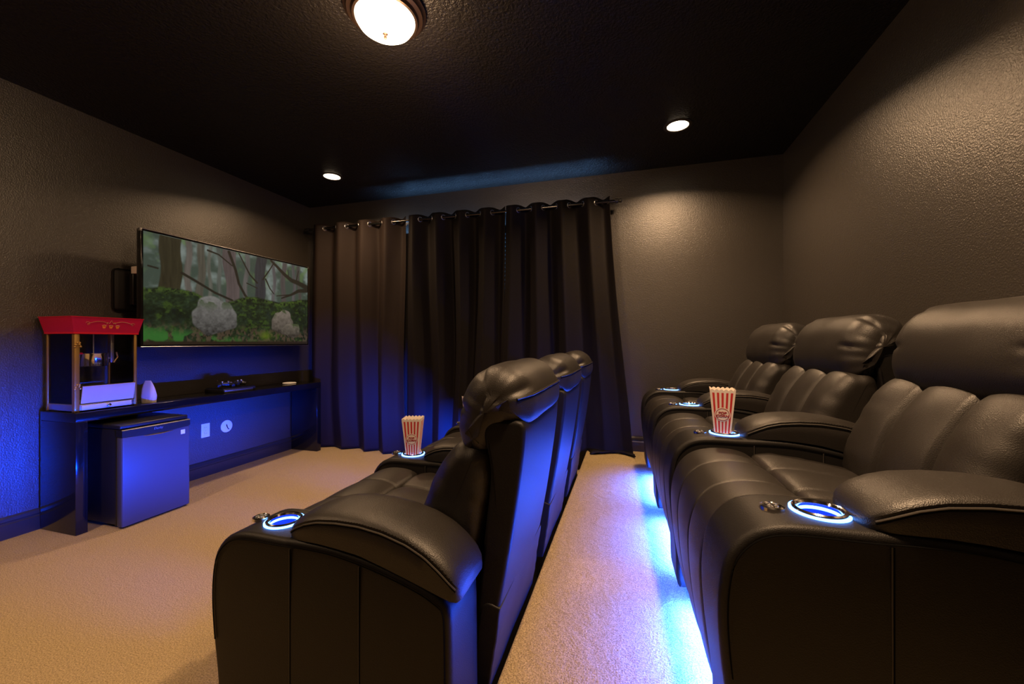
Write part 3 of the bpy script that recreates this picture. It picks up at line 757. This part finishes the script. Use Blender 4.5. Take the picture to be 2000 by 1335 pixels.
m = bpy.data.materials.new('lit_screen'); m.use_nodes = True; nt = m.node_tree; bs = nt.nodes['Principled BSDF']
bs.inputs['Base Color'].default_value = (.01, .01, .01, 1); bs.inputs['Roughness'].default_value = .25
at = nt.nodes.new('ShaderNodeAttribute'); at.attribute_name = 'picture'; nt.links.new(at.outputs['Color'], bs.inputs['Emission Color']); bs.inputs['Emission Strength'].default_value = .55
me.materials.append(m); o = bpy.data.objects.new('screen', me); C.objects.link(o); o.parent = t
# wall mount
t = thing('television_mount', 'black wall bracket with folded arm left of the television edge', 'tv mount', (XL, 2.09, 1.57))
mb = MB(); mb.box(.0, .035, -.12, .10, -.17, .14, M['matte_black'], .028); mb.build('wall_plate', t)
mb = MB(); mb.box(.036, .150, -.02, .13, .11, .165, M['white_card'], .004); mb.build('bracket_cap', t)
mb = MB(); mb.box(.036, .075, -.03, .0, -.12, .11, M['black_plastic'], .006); mb.tube([(.07, .0, -.1), (.10, .03, -.1), (.16, .09, -.10)], .012, M['black_plastic'], 8)
mb.tube([(.10, .02, .02), (.10, .02, -.1)], .004, M['steel'], 8); mb.box(.11, .164, .07, .10, -.13, .10, M['black_plastic'], .004); mb.build('folding_arm', t)
o = bpy.data.objects

# ------------------------------------------------------------------ curtain rod and curtains
RY, RZ = YF-.125, 2.44
t = thing('curtain_rod', 'dark metal curtain rod with steel glints across the far wall', 'curtain rod', (-1.6, RY, RZ))
mb = MB(); mb.tube([(-1.86, 0, 0), (1.48, 0, 0)], .0125, M['rod'], 14); mb.build('rod', t)
for x in (-1.86, 1.48):
    sg = -1 if x < 0 else 1; mb = MB(); mb.lathe([(.0125, 0), (.020, sg*.004), (.020, sg*.03), (.014, sg*.036), (.018, sg*.044), (.018, sg*.060), (.0005, sg*.064)][::1], (x, 0, 0), M['black_plastic'], 18, axis='x'); mb.build('finial', t)
for x in (-1.80, .30, 1.42):
    mb = MB(); mb.box(x-.008, x+.008, -.004, .110, -.022, -.0135, M['black_plastic']); mb.box(x-.012, x+.012, .112, .124, -.05, .035, M['black_plastic']); mb.tube([(x, -.014, 0), (x, -.010, -.012), (x, .0, -.0165), (x, .012, -.012)], .004, M['black_plastic'], 6); mb.build('bracket', t)
def curtain(x0, x1, label, seed, flareR=0.0, puddle=False, amp=.050, mt='curtain'):
    t = thing('grommet_curtain', label, 'curtain', ((x0+x1)/2, RY, 0), 0, 'dark grommet curtain panels')
    xm = (x0+x1)/2; n = 8; lam = (x1-x0)/(n/2); NUc = 220; NZ = 90; rings = []
    z_top = RZ+.050
    for j in range(NZ+1):
        d = j/NZ; ring = []; Lz = (z_top-.012)*d
        for i in range(NUc+1):
            u = i/NUc; x = x0+(x1-x0)*u
            ph = 2*PI*(x-x0)/lam
            k = ss(.0, 1.0, d)
            w1 = math.sin(ph+.0)
            nz1 = noise.noise(Vector((x*2.3+seed, d*1.2, seed*3.1)))
            nz2 = noise.noise(Vector((x*9+seed*2, d*1.6, 7.7)))
            y = -amp*w1*(1-.25*k)*(1+.6*nz1*d) + .052*k*nz1 + .026*nz2*min(1, d*5)
            xx = x+.07*nz1*k+.010*math.sin(2*ph)*(.5+.5*k)
            xx += flareR*(u**2)*(d**1.3)
            z = z_top-Lz-(.006*(1-math.cos(2*ph)))*max(0, 1-d*30)
            if puddle:
                lim = RISER_Z+.008; kx = ss(RISER_X-.03, RISER_X+.06, xx)
                if z < lim and kx > 0:
                    ex = lim-z
                    z = z*(1-kx)+kx*(lim+.020*abs(math.sin(ex*38+xx*11))*min(1, ex*14))
                    y -= kx*ex*(.45+.35*math.sin(xx*13))
            y = min(y, .098)
            ring.append((xx-xm, y, z))
        rings.append(ring)
    mb = MB(); mb.loft(rings, M[mt], close=False, caps=False); p_ = mb.build('fabric', t)
    sm = p_.modifiers.new('thickness', 'SOLIDIFY'); sm.thickness = .002; sm.offset = 0
    for k in range(n):
        xg = x0+lam*(k*.5)+.002
        if k == 0: xg += lam*.06
        mb = MB(); ring = []
        s_ = 1 if k % 2 == 0 else -1
        dirv = Vector((1, -s_*2*PI*amp/lam, 0)).normalized()   # fabric tangent at the rod
        a_ = dirv; b_ = Vector((0, 0, 1)); nrm = a_.cross(b_)
        mb.tube([Vector((xg-xm, 0, RZ))+a_*.0225*math.cos(q)+b_*.0225*math.sin(q) for q in np.linspace(0, 2*PI, 24, endpoint=False)], .0045, M['steel'], 6, closed=True)
        mb.build('grommet', t)
    return t
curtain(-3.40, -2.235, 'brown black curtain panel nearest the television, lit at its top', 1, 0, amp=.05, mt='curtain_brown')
curtain(-2.20, -1.15, 'middle black curtain panel hanging straight behind the popcorn boxes', 2, 0)
curtain(-1.14, -.165, 'right black curtain panel flaring outward and bunching on the raised floor', 3, .26, True)
